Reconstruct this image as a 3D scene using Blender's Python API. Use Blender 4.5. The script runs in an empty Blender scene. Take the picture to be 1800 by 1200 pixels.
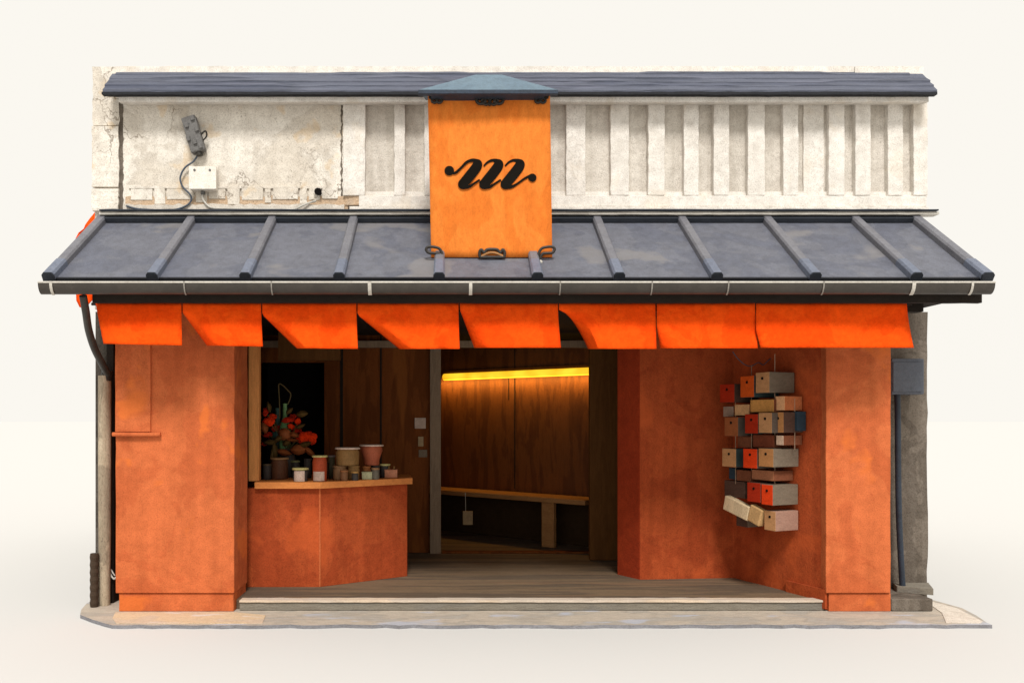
import bpy, math, random
from mathutils import Vector, Matrix
R = math.radians
random.seed(7)
scene = bpy.context.scene
COL = scene.collection

# ------------------------------------------------------------------ measuring frame
F, CX, HY, H = 1450.0, 790.0, 735.0, 1.70        # lens in photo pixels, vanishing point, eye height

def at(px, py, Y):
    return Vector(((px - CX) * Y / F, Y, H + (HY - py) * Y / F))

def X_(px, Y): return (px - CX) * Y / F
def Z_(py, Y): return H + (HY - py) * Y / F

# ------------------------------------------------------------------ materials
def lin(c):
    return tuple(((v / 255) / 12.92 if v / 255 <= .04045 else ((v / 255 + .055) / 1.055) ** 2.4) for v in c)

MATS = {}

def mat(name, base, alt=None, dark=None, scale=1.6, rough=.85, spec=.25, grain=.16, pool=.55, bump=.25,
        stretch=(1, 1, 1), blotch=None, blotch_amt=.0, blotch_scale=5.0, metal=0.0, speck=.0, edge=.2, cracks=0, fine=100, streak=.0):
    """Mottled pigment: two washes with a soft tide line between them, fibrous grain, small stains and specks."""
    if name in MATS: return MATS[name]
    m = bpy.data.materials.new(name); m.use_nodes = True
    nt = m.node_tree; N = nt.nodes; L = nt.links
    bs = N['Principled BSDF']
    bs.inputs['Roughness'].default_value = rough
    bs.inputs['Specular IOR Level'].default_value = spec
    bs.inputs['Metallic'].default_value = metal
    alt = alt or tuple(c * .8 for c in base)
    dark = dark or tuple(c * .55 for c in base)
    geo = N.new('ShaderNodeNewGeometry')
    mp = N.new('ShaderNodeMapping'); mp.inputs['Scale'].default_value = stretch
    L.new(geo.outputs['Position'], mp.inputs['Vector'])

    def noise(sc, det=4, rg=.6, dist=0.0, vec=None):
        n = N.new('ShaderNodeTexNoise'); n.inputs['Scale'].default_value = sc
        n.inputs['Detail'].default_value = det; n.inputs['Roughness'].default_value = rg
        n.inputs['Distortion'].default_value = dist
        L.new(vec or mp.outputs['Vector'], n.inputs['Vector']); return n.outputs['Fac']

    def ramp(fac, stops):
        r = N.new('ShaderNodeValToRGB'); L.new(fac, r.inputs['Fac'])
        el = r.color_ramp.elements
        el[0].position, el[0].color = stops[0][0], (*stops[0][1], 1)
        el[1].position, el[1].color = stops[-1][0], (*stops[-1][1], 1)
        for p, c in stops[1:-1]:
            e = el.new(p); e.color = (*c, 1)
        return r.outputs['Color']

    def mix(a, b, fac, mode='MIX'):
        x = N.new('ShaderNodeMix'); x.data_type = 'RGBA'; x.blend_type = mode
        for key, val in ((0, fac), (6, a), (7, b)):
            if isinstance(val, (int, float)): x.inputs[key].default_value = val
            elif isinstance(val, tuple): x.inputs[key].default_value = (*val, 1)
            else: L.new(val, x.inputs[key])
        return x.outputs[2]

    w = (1, 1, 1); k = (0, 0, 0)
    big = noise(scale, 5, .55, .6)
    e = tuple(a * (1 - edge) + d * edge for a, d in zip(alt, dark))
    col = ramp(big, [(.22, alt), (.42, tuple(a * .7 + b_ * .3 for a, b_ in zip(alt, base))), (.468, tuple(a * .55 + b_ * .45 for a, b_ in zip(e, base))), (.50, base), (.62, base), (.78, tuple(min(1, c * 1.12) for c in base))])
    col = mix(base, col, pool)
    med = ramp(noise(scale * 5.5, 5, .65), [(.36, (.72, .70, .68)), (.62, w)])
    col = mix(col, med, .55, 'MULTIPLY')
    gr = ramp(noise(fine, 3, .7), [(.32, (.42, .40, .38)), (.52, w), (.75, (1.0, 1.0, 1.0))])
    col = mix(col, gr, min(1, grain * 3.2), 'MULTIPLY')
    if streak:
        m2 = N.new('ShaderNodeMapping'); m2.inputs['Scale'].default_value = (9, 9, .55); L.new(geo.outputs['Position'], m2.inputs['Vector'])
        stv = ramp(noise(1.0, 4, .6, .2, m2.outputs['Vector']), [(.38, (.55, .52, .48)), (.58, w)])
        col = mix(col, stv, streak, 'MULTIPLY')
    if speck:
        sp = ramp(noise(48, 3, .55, 1.2), [(.63, k), (.70, w)])
        col = mix(col, dark, mix(k, sp, speck))
    if blotch:
        bl = ramp(noise(blotch_scale, 3, .5, .3), [(.60, k), (.66, w)])
        col = mix(col, blotch, mix(k, bl, blotch_amt))
    if cracks:
        vo = N.new('ShaderNodeTexVoronoi'); vo.feature = 'DISTANCE_TO_EDGE'; vo.inputs['Scale'].default_value = 2.3
        nz = N.new('ShaderNodeTexNoise'); nz.inputs['Scale'].default_value = 7; nz.inputs['Detail'].default_value = 5
        L.new(geo.outputs['Position'], nz.inputs['Vector'])
        ad = N.new('ShaderNodeMix'); ad.data_type = 'RGBA'; ad.blend_type = 'ADD'; ad.inputs[0].default_value = .35
        L.new(geo.outputs['Position'], ad.inputs[6]); L.new(nz.outputs['Color'], ad.inputs[7])
        L.new(ad.outputs[2], vo.inputs['Vector'])
        ln = ramp(vo.outputs['Distance'], [(.004, w), (.016, k)])
        gate = ramp(noise(1.1, 2, .5), [(.50, k), (.56, w)])
        ln = mix(k, ln, gate)
        col = mix(col, dark, mix(k, ln, cracks))
    L.new(col, bs.inputs['Base Color'])
    if bump:
        bp = N.new('ShaderNodeBump'); bp.inputs['Strength'].default_value = bump; bp.inputs['Distance'].default_value = .012
        a = N.new('ShaderNodeMath'); a.operation = 'MULTIPLY_ADD'; a.inputs[1].default_value = .35
        L.new(noise(fine * .45, 3, .6), a.inputs[0]); L.new(noise(scale * 9, 4, .6), a.inputs[2])
        L.new(a.outputs[0], bp.inputs['Height']); L.new(bp.outputs['Normal'], bs.inputs['Normal'])
    MATS[name] = m
    return m

def glow(name, col, strength):
    m = bpy.data.materials.new(name); m.use_nodes = True
    bs = m.node_tree.nodes['Principled BSDF']
    bs.inputs['Base Color'].default_value = (.8, .5, .1, 1)
    bs.inputs['Emission Color'].default_value = (*col, 1)
    bs.inputs['Emission Strength'].default_value = strength
    nt = m.node_tree; gp = nt.nodes.new('ShaderNodeNewGeometry'); nz = nt.nodes.new('ShaderNodeTexNoise'); nz.inputs['Scale'].default_value = 3.5; nz.inputs['Detail'].default_value = 4
    rp = nt.nodes.new('ShaderNodeValToRGB'); rp.color_ramp.elements[0].position = .36; rp.color_ramp.elements[0].color = (col[0] * .8, col[1] * .72, col[2] * .5, 1)
    rp.color_ramp.elements[1].position = .62; rp.color_ramp.elements[1].color = (col[0], col[1] * 1.25, col[2] * 2.5, 1)
    nt.links.new(gp.outputs['Position'], nz.inputs['Vector']); nt.links.new(nz.outputs['Fac'], rp.inputs['Fac']); nt.links.new(rp.outputs['Color'], bs.inputs['Emission Color'])
    return m

plaster = mat('white_plaster', (.785, .745, .685), (.71, .665, .60), (.20, .16, .12), scale=2.2, rough=.95, spec=.1, bump=.45, grain=.17,
              blotch=(.62, .48, .30), blotch_amt=.15, blotch_scale=3.1, speck=.25, streak=.10, edge=.1)
stained = mat('stained_plaster', (.775, .725, .645), (.63, .56, .465), (.16, .12, .085), scale=1.7, rough=.95, spec=.1, bump=.7, grain=.18,
              blotch=(.62, .42, .20), blotch_amt=.35, blotch_scale=4.3, speck=.55, cracks=.7, streak=.12, edge=.4, pool=.75)
shade_pl = mat('grey_plaster', (.68, .63, .56), (.57, .52, .455), (.15, .12, .1), scale=2.6, rough=.95, spec=.1, bump=.7, grain=.2, speck=.4, streak=.35, edge=.1)
mud = mat('exposed_mud', (.60, .44, .30), (.56, .46, .36), (.12, .09, .06), scale=9, rough=1, spec=.05, bump=1.0, speck=.6)
clay = mat('orange_render', (.595, .148, .049), (.49, .104, .033), (.34, .06, .022), scale=2.1, rough=.9, spec=.12, bump=.5, grain=.16,
           blotch=(.66, .155, .03), blotch_amt=.6, blotch_scale=2.4, speck=.4, edge=.16, streak=.22, pool=.75)
clay_in = mat('shaded_clay_render', (.43, .079, .022), (.33, .051, .014), (.2, .02, .008), scale=2.0, rough=.9, spec=.12, bump=.5, grain=.2,
              blotch=(.55, .10, .024), blotch_amt=.4, blotch_scale=1.8, speck=.4, edge=.14, streak=.3, pool=.8)  # orange render made redder and darker, recess shade put into its colour
noren_m = mat('orange_cotton', (.90, .082, .005), (.82, .058, .003), (.5, .02, .001), scale=3.2, rough=.95, spec=.04, bump=.55, grain=.07, edge=.2, pool=.9)
banner_m = mat('amber_canvas', (.76, .215, .034), (.66, .140, .016), (.55, .08, .006), scale=3.0, rough=.9, spec=.08, bump=.15, grain=.09,
               stretch=(1.5, 1, .7), edge=.05, speck=.15, streak=.18)
ink = mat('black_ink', (.012, .010, .008), (.009, .008, .007), (.006, .006, .006), grain=.04, bump=.0, rough=1, spec=.0)
roof_m = mat('grey_roof_sheet', (.140, .146, .176), (.098, .107, .145), (.055, .058, .075), scale=2.4, rough=.6, spec=.3, bump=.2, grain=.16, pool=.7,
             blotch=(.21, .195, .185), blotch_amt=.5, blotch_scale=1.9, edge=.25, streak=.2)
seam_m = mat('roof_seam_metal', (.17, .17, .19), (.13, .13, .152), (.05, .05, .06), scale=4, rough=.55, spec=.35, bump=.15, grain=.12)
cap_m = mat('blue_cap_metal', (.15, .17, .225), (.115, .135, .185), (.06, .07, .1), scale=6, rough=.5, spec=.35, bump=.1, grain=.1)
dark_cap = mat('dark_cap_metal', (.03, .035, .045), (.022, .026, .034), (.01, .01, .014), scale=6, rough=.6, spec=.2, bump=.1)
slate = mat('blue_slate', (.105, .115, .155), (.075, .085, .125), (.012, .014, .02), scale=2.0, rough=.6, spec=.28, bump=.5, grain=.16,
            stretch=(.35, 1, 5), edge=.6, pool=.9, blotch=(.135, .14, .185), blotch_amt=.5, blotch_scale=3)
slate_edge = mat('dark_slate_edge', (.018, .019, .023), (.012, .013, .016), (.006, .006, .008), scale=5, rough=.7, spec=.2)
copper = mat('weathered_copper', (.135, .195, .245), (.105, .155, .205), (.04, .07, .09), scale=3.2, rough=.6, spec=.25, bump=.2, grain=.12)
copper_edge = mat('copper_edge', (.035, .05, .075), (.03, .035, .045), (.012, .014, .02), scale=5, rough=.6, spec=.2)
gutter_m = mat('gutter_metal', (.050, .042, .034), (.032, .027, .022), (.02, .017, .014), scale=3.2, rough=.45, spec=.4, bump=.1, grain=.14, stretch=(1, 1, 2), streak=.3)
rim_m = mat('pale_rim', (.55, .52, .46), (.42, .39, .34), (.2, .18, .15), scale=6, rough=.5, spec=.4, bump=.05)
fascia_m = mat('dark_fascia', (.022, .016, .012), (.015, .011, .009), (.008, .006, .005), scale=3, rough=.8, spec=.15)
iron = mat('wrought_iron', (.022, .017, .013), (.035, .023, .014), (.01, .008, .006), scale=14, rough=.55, spec=.4, bump=.2)
beige_pipe = mat('beige_pipe', (.52, .43, .31), (.32, .26, .19), (.08, .065, .05), scale=5, rough=.8, spec=.1, bump=.3, stretch=(1, 1, .4), speck=.6, pool=.9, edge=.4, streak=.4)
dark_pipe = mat('dark_pipe', (.040, .036, .030), (.028, .025, .022), (.01, .01, .01), scale=5, rough=.5, spec=.3, bump=.1)
blue_pipe = mat('blue_black_pipe', (.025, .034, .050), (.018, .022, .03), (.01, .01, .012), scale=4, rough=.5, spec=.3, bump=.1)
conc = mat('brown_concrete', (.19, .16, .13), (.115, .095, .076), (.05, .04, .032), scale=2.4, rough=.95, spec=.1, bump=.7, grain=.2, speck=.5, pool=.9, edge=.4, streak=.5)
steel = mat('blue_grey_steel', (.105, .115, .14), (.08, .09, .115), (.03, .033, .04), scale=4, rough=.55, spec=.35, bump=.1, grain=.15)
wood_d = mat('dark_brown_panel', (.195, .058, .015), (.105, .030, .008), (.012, .005, .003), scale=2.2, rough=.7, spec=.04, bump=.25, grain=.2, stretch=(3, 3, .4),
             blotch=(.25, .080, .018), blotch_amt=.6, blotch_scale=1.6, pool=.8)
wood_c = mat('copper_brown_panel', (.19, .062, .014), (.10, .030, .008), (.05, .016, .005), scale=2.4, pool=.9, rough=.6, spec=.25, bump=.25, grain=.2, stretch=(3, 3, .5))
wood_b = mat('brown_frame', (.13, .055, .017), (.09, .036, .011), (.02, .01, .005), scale=3, rough=.75, spec=.04, bump=.2, stretch=(4, 4, .5),
             blotch=(.15, .06, .016), blotch_amt=.5, blotch_scale=1.8)
post_m = mat('grey_brown_post', (.27, .19, .125), (.20, .14, .095), (.07, .05, .03), scale=3, rough=.8, spec=.15, bump=.25, stretch=(4, 4, .5), speck=.3)
wood_o = mat('orange_wood', (.66, .235, .060), (.54, .17, .042), (.28, .09, .03), scale=3, rough=.7, spec=.2, bump=.25, stretch=(1, 3, 3), grain=.16, speck=.25)
wood_ov = mat('orange_wood_upright', (.80, .33, .10), (.66, .25, .07), (.25, .08, .025), scale=3, rough=.7, spec=.2, bump=.25, stretch=(4, 4, .6), grain=.16)
bench_m = mat('bench_wood', (.42, .20, .07), (.33, .15, .05), (.12, .05, .02), scale=3, rough=.65, spec=.25, bump=.25, stretch=(1.5, 1.5, 4), grain=.18)
black_m = mat('near_black', (.009, .007, .006), (.006, .005, .005), (.004, .003, .003), scale=3, rough=.9, spec=.08)
floor_m = mat('worn_floor', (.20, .138, .086), (.098, .076, .058), (.04, .032, .026), scale=2.6, pool=.9, rough=.85, spec=.07, bump=.6, grain=.2, stretch=(.16, 2.6, 1), edge=.25,
              blotch=(.27, .155, .085), blotch_amt=.35, blotch_scale=2.2, speck=.3)
nosing_m = mat('pale_nosing', (.66, .53, .40), (.52, .48, .43), (.3, .23, .17), scale=2, rough=.85, spec=.15, stretch=(.6, 2, 2), bump=.3)
riser_m = mat('olive_stone', (.23, .205, .165), (.185, .178, .165), (.06, .055, .05), scale=2.5, rough=.9, spec=.12, stretch=(.5, 1, 3), bump=.5, grain=.2)
apron_m = mat('tan_stone', (.50, .43, .35), (.40, .37, .33), (.2, .16, .12), scale=2.4, pool=.9, rough=.9, spec=.12, bump=.5, grain=.15, stretch=(.7, 2, 1),
              blotch=(.44, .48, .58), blotch_amt=.55, blotch_scale=2.3, speck=.3, edge=.4)
kerb_m = mat('grey_kerb', (.24, .235, .25), (.18, .175, .18), (.06, .06, .065), scale=4, rough=.9, spec=.12, bump=.5, stretch=(.5, 1, 1))
pale_st = mat('pale_stone', (.62, .55, .47), (.52, .44, .36), (.25, .2, .15), scale=3, rough=.9, spec=.12, bump=.4)
ground_m = bpy.data.materials.new('cream_ground'); ground_m.use_nodes = True
_b = ground_m.node_tree.nodes['Principled BSDF']; _b.inputs['Base Color'].default_value = (.583, .572, .552, 1); _b.inputs['Roughness'].default_value = 1; _b.inputs['Specular IOR Level'].default_value = 0
dev_m = mat('grey_fixture', (.17, .165, .16), (.13, .125, .12), (.05, .05, .05), scale=9, rough=.8, spec=.2, bump=.4, speck=.6)
box_w = mat('offwhite_plastic', (.82, .77, .69), (.76, .70, .62), (.25, .2, .15), scale=5, rough=.6, spec=.25, bump=.1)
cable_b = mat('blue_grey_cable', (.075, .095, .125), (.05, .06, .08), (.02, .02, .03), scale=20, rough=.6, bump=0)
cable_w = mat('pale_cable', (.55, .53, .48), (.42, .40, .36), (.2, .18, .16), scale=20, rough=.6, bump=0)

# ------------------------------------------------------------------ mesh helpers
class MB:
    def __init__(s): s.v, s.f, s.m = [], [], []
    def add(s, vs, fs, mi=0):
        o = len(s.v); s.v += [Vector(v) for v in vs]
        for f in fs: s.f.append(tuple(i + o for i in f)); s.m.append(mi)
        return s
    def box(s, x0, x1, y0, y1, z0, z1, mi=0):
        vs = [(x, y, z) for x in (x0, x1) for y in (y0, y1) for z in (z0, z1)]
        return s.add(vs, [(0, 1, 3, 2), (4, 6, 7, 5), (0, 4, 5, 1), (2, 3, 7, 6), (0, 2, 6, 4), (1, 5, 7, 3)], mi)
    def obox(s, c, u, v, w, hu, hv, hw, mi=0, front=None):
        c, u, v, w = Vector(c), Vector(u), Vector(v), Vector(w)
        vs = [c + u * a * hu + v * b * hv + w * d * hw for a in (-1, 1) for b in (-1, 1) for d in (-1, 1)]
        fs = [(0, 1, 3, 2), (4, 6, 7, 5), (0, 4, 5, 1), (2, 3, 7, 6), (0, 2, 6, 4), (1, 5, 7, 3)]
        o = len(s.f); s.add(vs, fs, mi)
        if front is not None:                      # faces: 0 -u, 1 +u, 2 -v, 3 +v, 4 -w, 5 +w
            for k, m in front.items(): s.m[o + k] = m
        return s
    def wob(s, x0, x1, y0, y1, z0, z1, seg=14, j=.004, mi=0):
        """upright strip with slightly uneven hand-trowelled edges"""
        rings = []
        for i in range(seg + 1):
            z = z0 + (z1 - z0) * i / seg
            a, b = (random.uniform(-j, j) for _ in range(2))
            rings.append([(x0 + a, y1, z), (x0 + a, y0 + random.uniform(-j, j) * .3, z), (x1 + b, y0 + random.uniform(-j, j) * .3, z), (x1 + b, y1, z)])
        return s.loft(rings, True, mi)
    def wobx(s, x0, x1, y0, y1, z0, z1, seg=60, j=.003, mi=0):
        rings = []
        for i in range(seg + 1):
            x = x0 + (x1 - x0) * i / seg
            a, b = (random.uniform(-j, j) for _ in range(2))
            rings.append([(x, y1, z0 + a), (x, y1, z1 + b), (x, y0, z1 + b), (x, y0, z0 + a)])
        return s.loft(rings, True, mi)
    def loft(s, rings, caps=True, mi=0):
        n = len(rings[0]); vs = [p for r in rings for p in r]; fs = []
        for i in range(len(rings) - 1):
            for k in range(n):
                a, b = i * n + k, i * n + (k + 1) % n
                fs.append((a, b, b + n, a + n))
        if caps:
            fs.append(tuple(range(n))[::-1]); fs.append(tuple(range((len(rings) - 1) * n, len(rings) * n)))
        return s.add(vs, fs, mi)
    def tube(s, pts, r, n=10, mi=0):
        pts = [Vector(p) for p in pts]; k = len(pts)
        rr = r if isinstance(r, (list, tuple)) else [r] * k
        up = None; rings = []
        for i, p in enumerate(pts):
            t = (pts[min(i + 1, k - 1)] - pts[max(i - 1, 0)]).normalized()
            if up is None:
                up = Vector((0, 0, 1)) if abs(t.z) < .9 else Vector((1, 0, 0))
            a = t.cross(up).normalized(); up = a.cross(t).normalized()
            rings.append([p + (a * math.cos(q) + up * math.sin(q)) * rr[i] for q in (2 * math.pi * j / n for j in range(n))])
        return s.loft(rings, True, mi)
    def lathe(s, c, prof, n=20, mi=0):
        c = Vector(c); rings = [[c + Vector((r * math.cos(2 * math.pi * k / n), r * math.sin(2 * math.pi * k / n), z)) for k in range(n)] for r, z in prof]
        return s.loft(rings, True, mi)
    def disc(s, c, nrm, r, t=.004, n=12, mi=0):
        c, nrm = Vector(c), Vector(nrm).normalized()
        return s.tube([c, c + nrm * t], r, n, mi)
    def prism(s, poly, z0, z1, mi=0, side_mi=None):
        n = len(poly); vs = [(x, y, z0) for x, y in poly] + [(x, y, z1) for x, y in poly]
        s.add(vs, [tuple(range(n))[::-1], tuple(range(n, 2 * n))], mi)
        return s.add(vs, [(i, (i + 1) % n, (i + 1) % n + n, i + n) for i in range(n)], mi if side_mi is None else side_mi)
    def blob(s, c, rx, ry, rz, mi=0, nu=12, nv=8, j=.12, rnd=random):
        c = Vector(c); rings = []
        for i in range(nv + 1):
            th = math.pi * (i + .02) / (nv + .04)
            rings.append([c + Vector((rx * math.sin(th) * math.cos(p), ry * math.sin(th) * math.sin(p), rz * math.cos(th))) * (1 + rnd.uniform(-j, j)) if False else
                          c + Vector((rx * math.sin(th) * math.cos(p), ry * math.sin(th) * math.sin(p), rz * math.cos(th))) * (1 + rnd.uniform(-j, j))
                          for p in (2 * math.pi * k / nu for k in range(nu))])
        return s.loft(rings, True, mi)
    def build(s, name, mats, parent=None, bevel=0, smooth=False, solid=0, sub=0):
        me = bpy.data.meshes.new(name)
        off = parent_origin(parent) if parent else Vector((0, 0, 0))
        me.from_pydata([v - off for v in s.v], [], s.f)
        for m in (mats if isinstance(mats, (list, tuple)) else [mats]): me.materials.append(m)
        for p, mi in zip(me.polygons, s.m):
            p.material_index = mi; p.use_smooth = smooth
        me.validate(); me.update()
        import bmesh
        bm = bmesh.new(); bm.from_mesh(me); bmesh.ops.recalc_face_normals(bm, faces=bm.faces); bm.to_mesh(me); bm.free()
        o = bpy.data.objects.new(name, me); COL.objects.link(o)
        if parent: o.parent = parent
        if solid:
            d = o.modifiers.new('thickness', 'SOLIDIFY'); d.thickness = solid; d.offset = 0
        if bevel:
            d = o.modifiers.new('bevel', 'BEVEL'); d.width = bevel; d.segments = 2; d.limit_method = 'ANGLE'; d.angle_limit = R(40)
        if sub:
            d = o.modifiers.new('smooth', 'SUBSURF'); d.levels = d.render_levels = sub
        if smooth and not sub:
            me.set_sharp_from_angle(angle=R(40))
        return o

ORIGIN = {}
def parent_origin(p):
    v = Vector((0, 0, 0))
    while p: v += p.location; p = p.parent
    return v

def tag(o, label=None, cat=None, group=None, kind=None):
    for k, v in (('label', label), ('category', cat), ('group', group), ('kind', kind)):
        if v: o[k] = v
    return o

def thing(name, loc, label, cat, group=None):
    o = bpy.data.objects.new(name, None); COL.objects.link(o); o.location = loc; o.empty_display_size = .1
    return tag(o, label, cat, group)

def spline(pts, n=8):
    """Catmull-Rom through points"""
    p = [Vector(q) for q in pts]; out = []
    for i in range(len(p) - 1):
        a, b, c, d = p[max(i - 1, 0)], p[i], p[i + 1], p[min(i + 2, len(p) - 1)]
        for k in range(n):
            t = k / n
            out.append(.5 * ((2 * b) + (c - a) * t + (2 * a - 5 * b + 4 * c - d) * t * t + (3 * b - a - 3 * c + d) * t ** 3))
    out.append(p[-1]); return out

# ------------------------------------------------------------------ ground and pavement
YW, YP, YE = 7.72, 7.25, 6.68
g = MB(); g.add([(-400, -400, -.03), (400, -400, -.03), (400, 400, -.03), (-400, 400, -.03)], [(0, 1, 2, 3)])
tag(g.build('ground', ground_m), kind='structure')

ap = MB()
front = []
for px in range(198, 1742, 24): front.append((X_(px, 6.80), 6.80 + random.uniform(-.022, .022)))
poly = front + [(X_(1746, 6.79), 6.80), (X_(1737, 6.86), 6.88), (4.55, 7.12), (4.60, 7.40), (4.52, 7.8), (4.44, 8.4), (-3.30, 8.4), (-3.34, 7.6), (-3.28, 7.35),
               (X_(140, 7.14), 7.15), (-3.02, 6.98), (X_(183, 6.86), 6.86)]
ap.prism(poly, -.03, .0, 0, 1)
pv = tag(ap.build('pavement', [apron_m, kerb_m], bevel=.005), kind='structure')
w = MB(); w.prism([(4.13, 6.86), (4.40, 6.84), (4.46, 6.90), (4.50, 7.12), (4.54, 7.38), (4.46, 7.7), (4.38, 7.5), (4.30, 7.2), (4.20, 7.0)], .0005, .005)
w.build('paving_slab', mat('pale_slab', (.72, .64, .55), (.62, .53, .44), (.3, .22, .16), scale=5, rough=.9, spec=.1, bump=.4), pv)
w = MB(); w.prism([(X_(205, 6.84), 6.835), (X_(462, 6.85), 6.835), (X_(466, 7.1), 7.12), (-1.9, 7.235), (-2.93, 7.235), (-2.86, 7.0)], .0005, .005)
w.build('paving_slab', mat('tan_slab', (.66, .50, .33), (.58, .47, .38), (.3, .22, .15), scale=3, rough=.9, spec=.1, bump=.4, stretch=(.7, 2, 1), pool=.8, blotch=(.62, .58, .55), blotch_amt=.7), pv)

FZ = .085
fl = MB()
fl.box(-2.6, 3.6, 7.37, 13.0, .004, FZ)
tag(fl.build('floor', floor_m), kind='structure')

# ------------------------------------------------------------------ the shop building
B = thing('shop_building', (0.5, YW, 0), 'orange fronted shop with white plaster upper wall and grey metal eaves roof', 'building')
WL, WR, ZT = -3.33, 4.46, Z_(120, YW)
w = MB(); w.box(WL + .012, WR - .05, YW, 13.2, 2.72, ZT)
w.build('upper_wall', shade_pl, B)
# left stained panel and corner strip
w = MB(); w.wobx(X_(216, YW), X_(604, YW), YW - .012, YW + .02, Z_(370, YW), Z_(182, YW), 40, .002)
w.build('stained_panel', stained, B)
w = MB(); w.wob(X_(210, YW), X_(217.5, YW), YW - .016, YW + .02, Z_(370, YW), Z_(184, YW), 30, .006)
w.build('joint', conc, B)
w = MB(); w.wob(X_(599.5, YW), X_(602.5, YW), YW - .015, YW + .02, Z_(346, YW), Z_(186, YW), 46, .0075)
w.build('crack', conc, B)
w = MB()
zs = [3.40, 3.66, 3.72, 4.18, 4.66, ZT + .004]
zs = [Z_(372, YW), Z_(334, YW), Z_(330, YW), Z_(224, YW), Z_(222, YW), Z_(120, YW) + .004]
for a, b in ((0, 1), (2, 3), (4, 5)):
    w.wob(WL, X_(211, YW), YW - .045 + .006 * a, YW + .02, zs[a], zs[b], 10, .006)
w.build('corner_strip', stained, B)
w = MB(); w.wobx(X_(1500, YW), X_(1620, YW), YW - .03, YW + .03, Z_(150, YW), ZT + .004, 10, .002)
w.wobx(X_(200, YW), X_(1500, YW) - .002, YW - .02, YW + .03, Z_(150, YW), ZT + .008, 80, .004)
w.build('parapet', plaster, B)
def cornice(name, xa, xb, yf, za, zb, ybk, zbk, m, seg=80, j=.002):
    w = MB(); rings = []
    for i in range(seg + 1):
        x = xa + (xb - xa) * i / seg; a, b = random.uniform(-j, j), random.uniform(-j, j)
        rings.append([(x, yf, za + a), (x, yf + .004, zb), (x, ybk, zb), (x, ybk, zbk + b), (x, yf + .05, za + a + .004)])
    w.loft(rings, True); return w.build(name, m, B, bevel=.005)
yc_ = 7.52
cornice('cornice', X_(208, yc_), X_(1633, yc_), yc_, Z_(179, yc_), Z_(165, yc_), YW + .01, Z_(185, YW), plaster)
w = MB(); w.wobx(X_(632, YW), X_(1629, YW - .06), YW - .06, YW + .01, Z_(366, YW), Z_(347, YW), 80, .0025)
w.wobx(X_(616, YW), X_(1630, YW - .06), YW - .085, YW + .01, Z_(374, YW), Z_(367, YW), 80, .002)
w.build('lower_band', plaster, B, bevel=.005)
w = MB(); w.wobx(X_(640, YW), X_(1628, YW), YW - .02, YW + .01, Z_(347, YW), Z_(338, YW), 80, .002)
w.build('inner_band', plaster, B)
BAT = [(603, 642), (693, 712), (746, 762), (995, 1029), (1073, 1105), (1139, 1168), (1202, 1228), (1254, 1281), (1314, 1344), (1376, 1403),
       (1456, 1484), (1503, 1530), (1560, 1587), (1605, 1630)]
for a, b in BAT:
    w = MB(); w.wob(X_(a, YW - .05), X_(b, YW - .05), YW - .055 - random.uniform(0, .008), YW + .01, Z_(346.5, YW), Z_(184, YW), 14, .0035)
    w.build('batten', plaster, B, bevel=.006)
w = MB()   # one broad shallow panel between two battens
w.wob(X_(1411, YW), X_(1447, YW), YW - .016, YW + .01, Z_(346, YW), Z_(185, YW), 12, .003)
w.build('panel', plaster, B, bevel=.004)
# broken foot of the stained panel: blocks and exposed mud
w = MB(); w.wobx(X_(222, YW), X_(612, YW), YW - .022, YW + .01, Z_(371, YW), Z_(346, YW), 50, .006)
w.build('exposed_base', mud, B)
w = MB(); w.wobx(X_(220, YW), X_(606, YW), YW - .040, YW + .01, Z_(374, YW), Z_(361, YW), 40, .010)
w.build('base_lip', shade_pl, B)
w = MB()
x = 232
for wd, hh in ((40, 20), (21, 27), (50, 19), (22, 24), (31, 18), (24, 28), (40, 20), (13, 25), (46, 19), (15, 26), (22, 20), (30, 18)):
    if x + wd < 600:
        w.wob(X_(x, YW), X_(x + wd - 2.5, YW), YW - .028 - random.uniform(0, .006), YW + .01, Z_(333 + hh, YW), Z_(333 + random.uniform(-1, 1), YW), 4, .004)
    x += wd + 1
w.wobx(X_(228, YW), X_(600, YW), YW - .030, YW + .01, Z_(333, YW), Z_(328.5, YW), 40, .003)
w.build('base_blocks', stained, B, bevel=.004)
w = MB(); w.prism([(X_(608, YW), YW - .03), (X_(640, YW), YW - .05), (X_(632, YW), YW + .01), (X_(600, YW), YW + .01)], Z_(362, YW), Z_(340, YW))
w.build('broken_corner', mud, B)
w = MB(); c = at(559, 337, YW - .05); w.disc(c, (0, -1, 0), .034, .012, 9); w.disc(at(562, 340, YW - .052), (0, -1, 0), .02, .02, 7)
w.build('pipe_hole', black_m, B)

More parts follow.
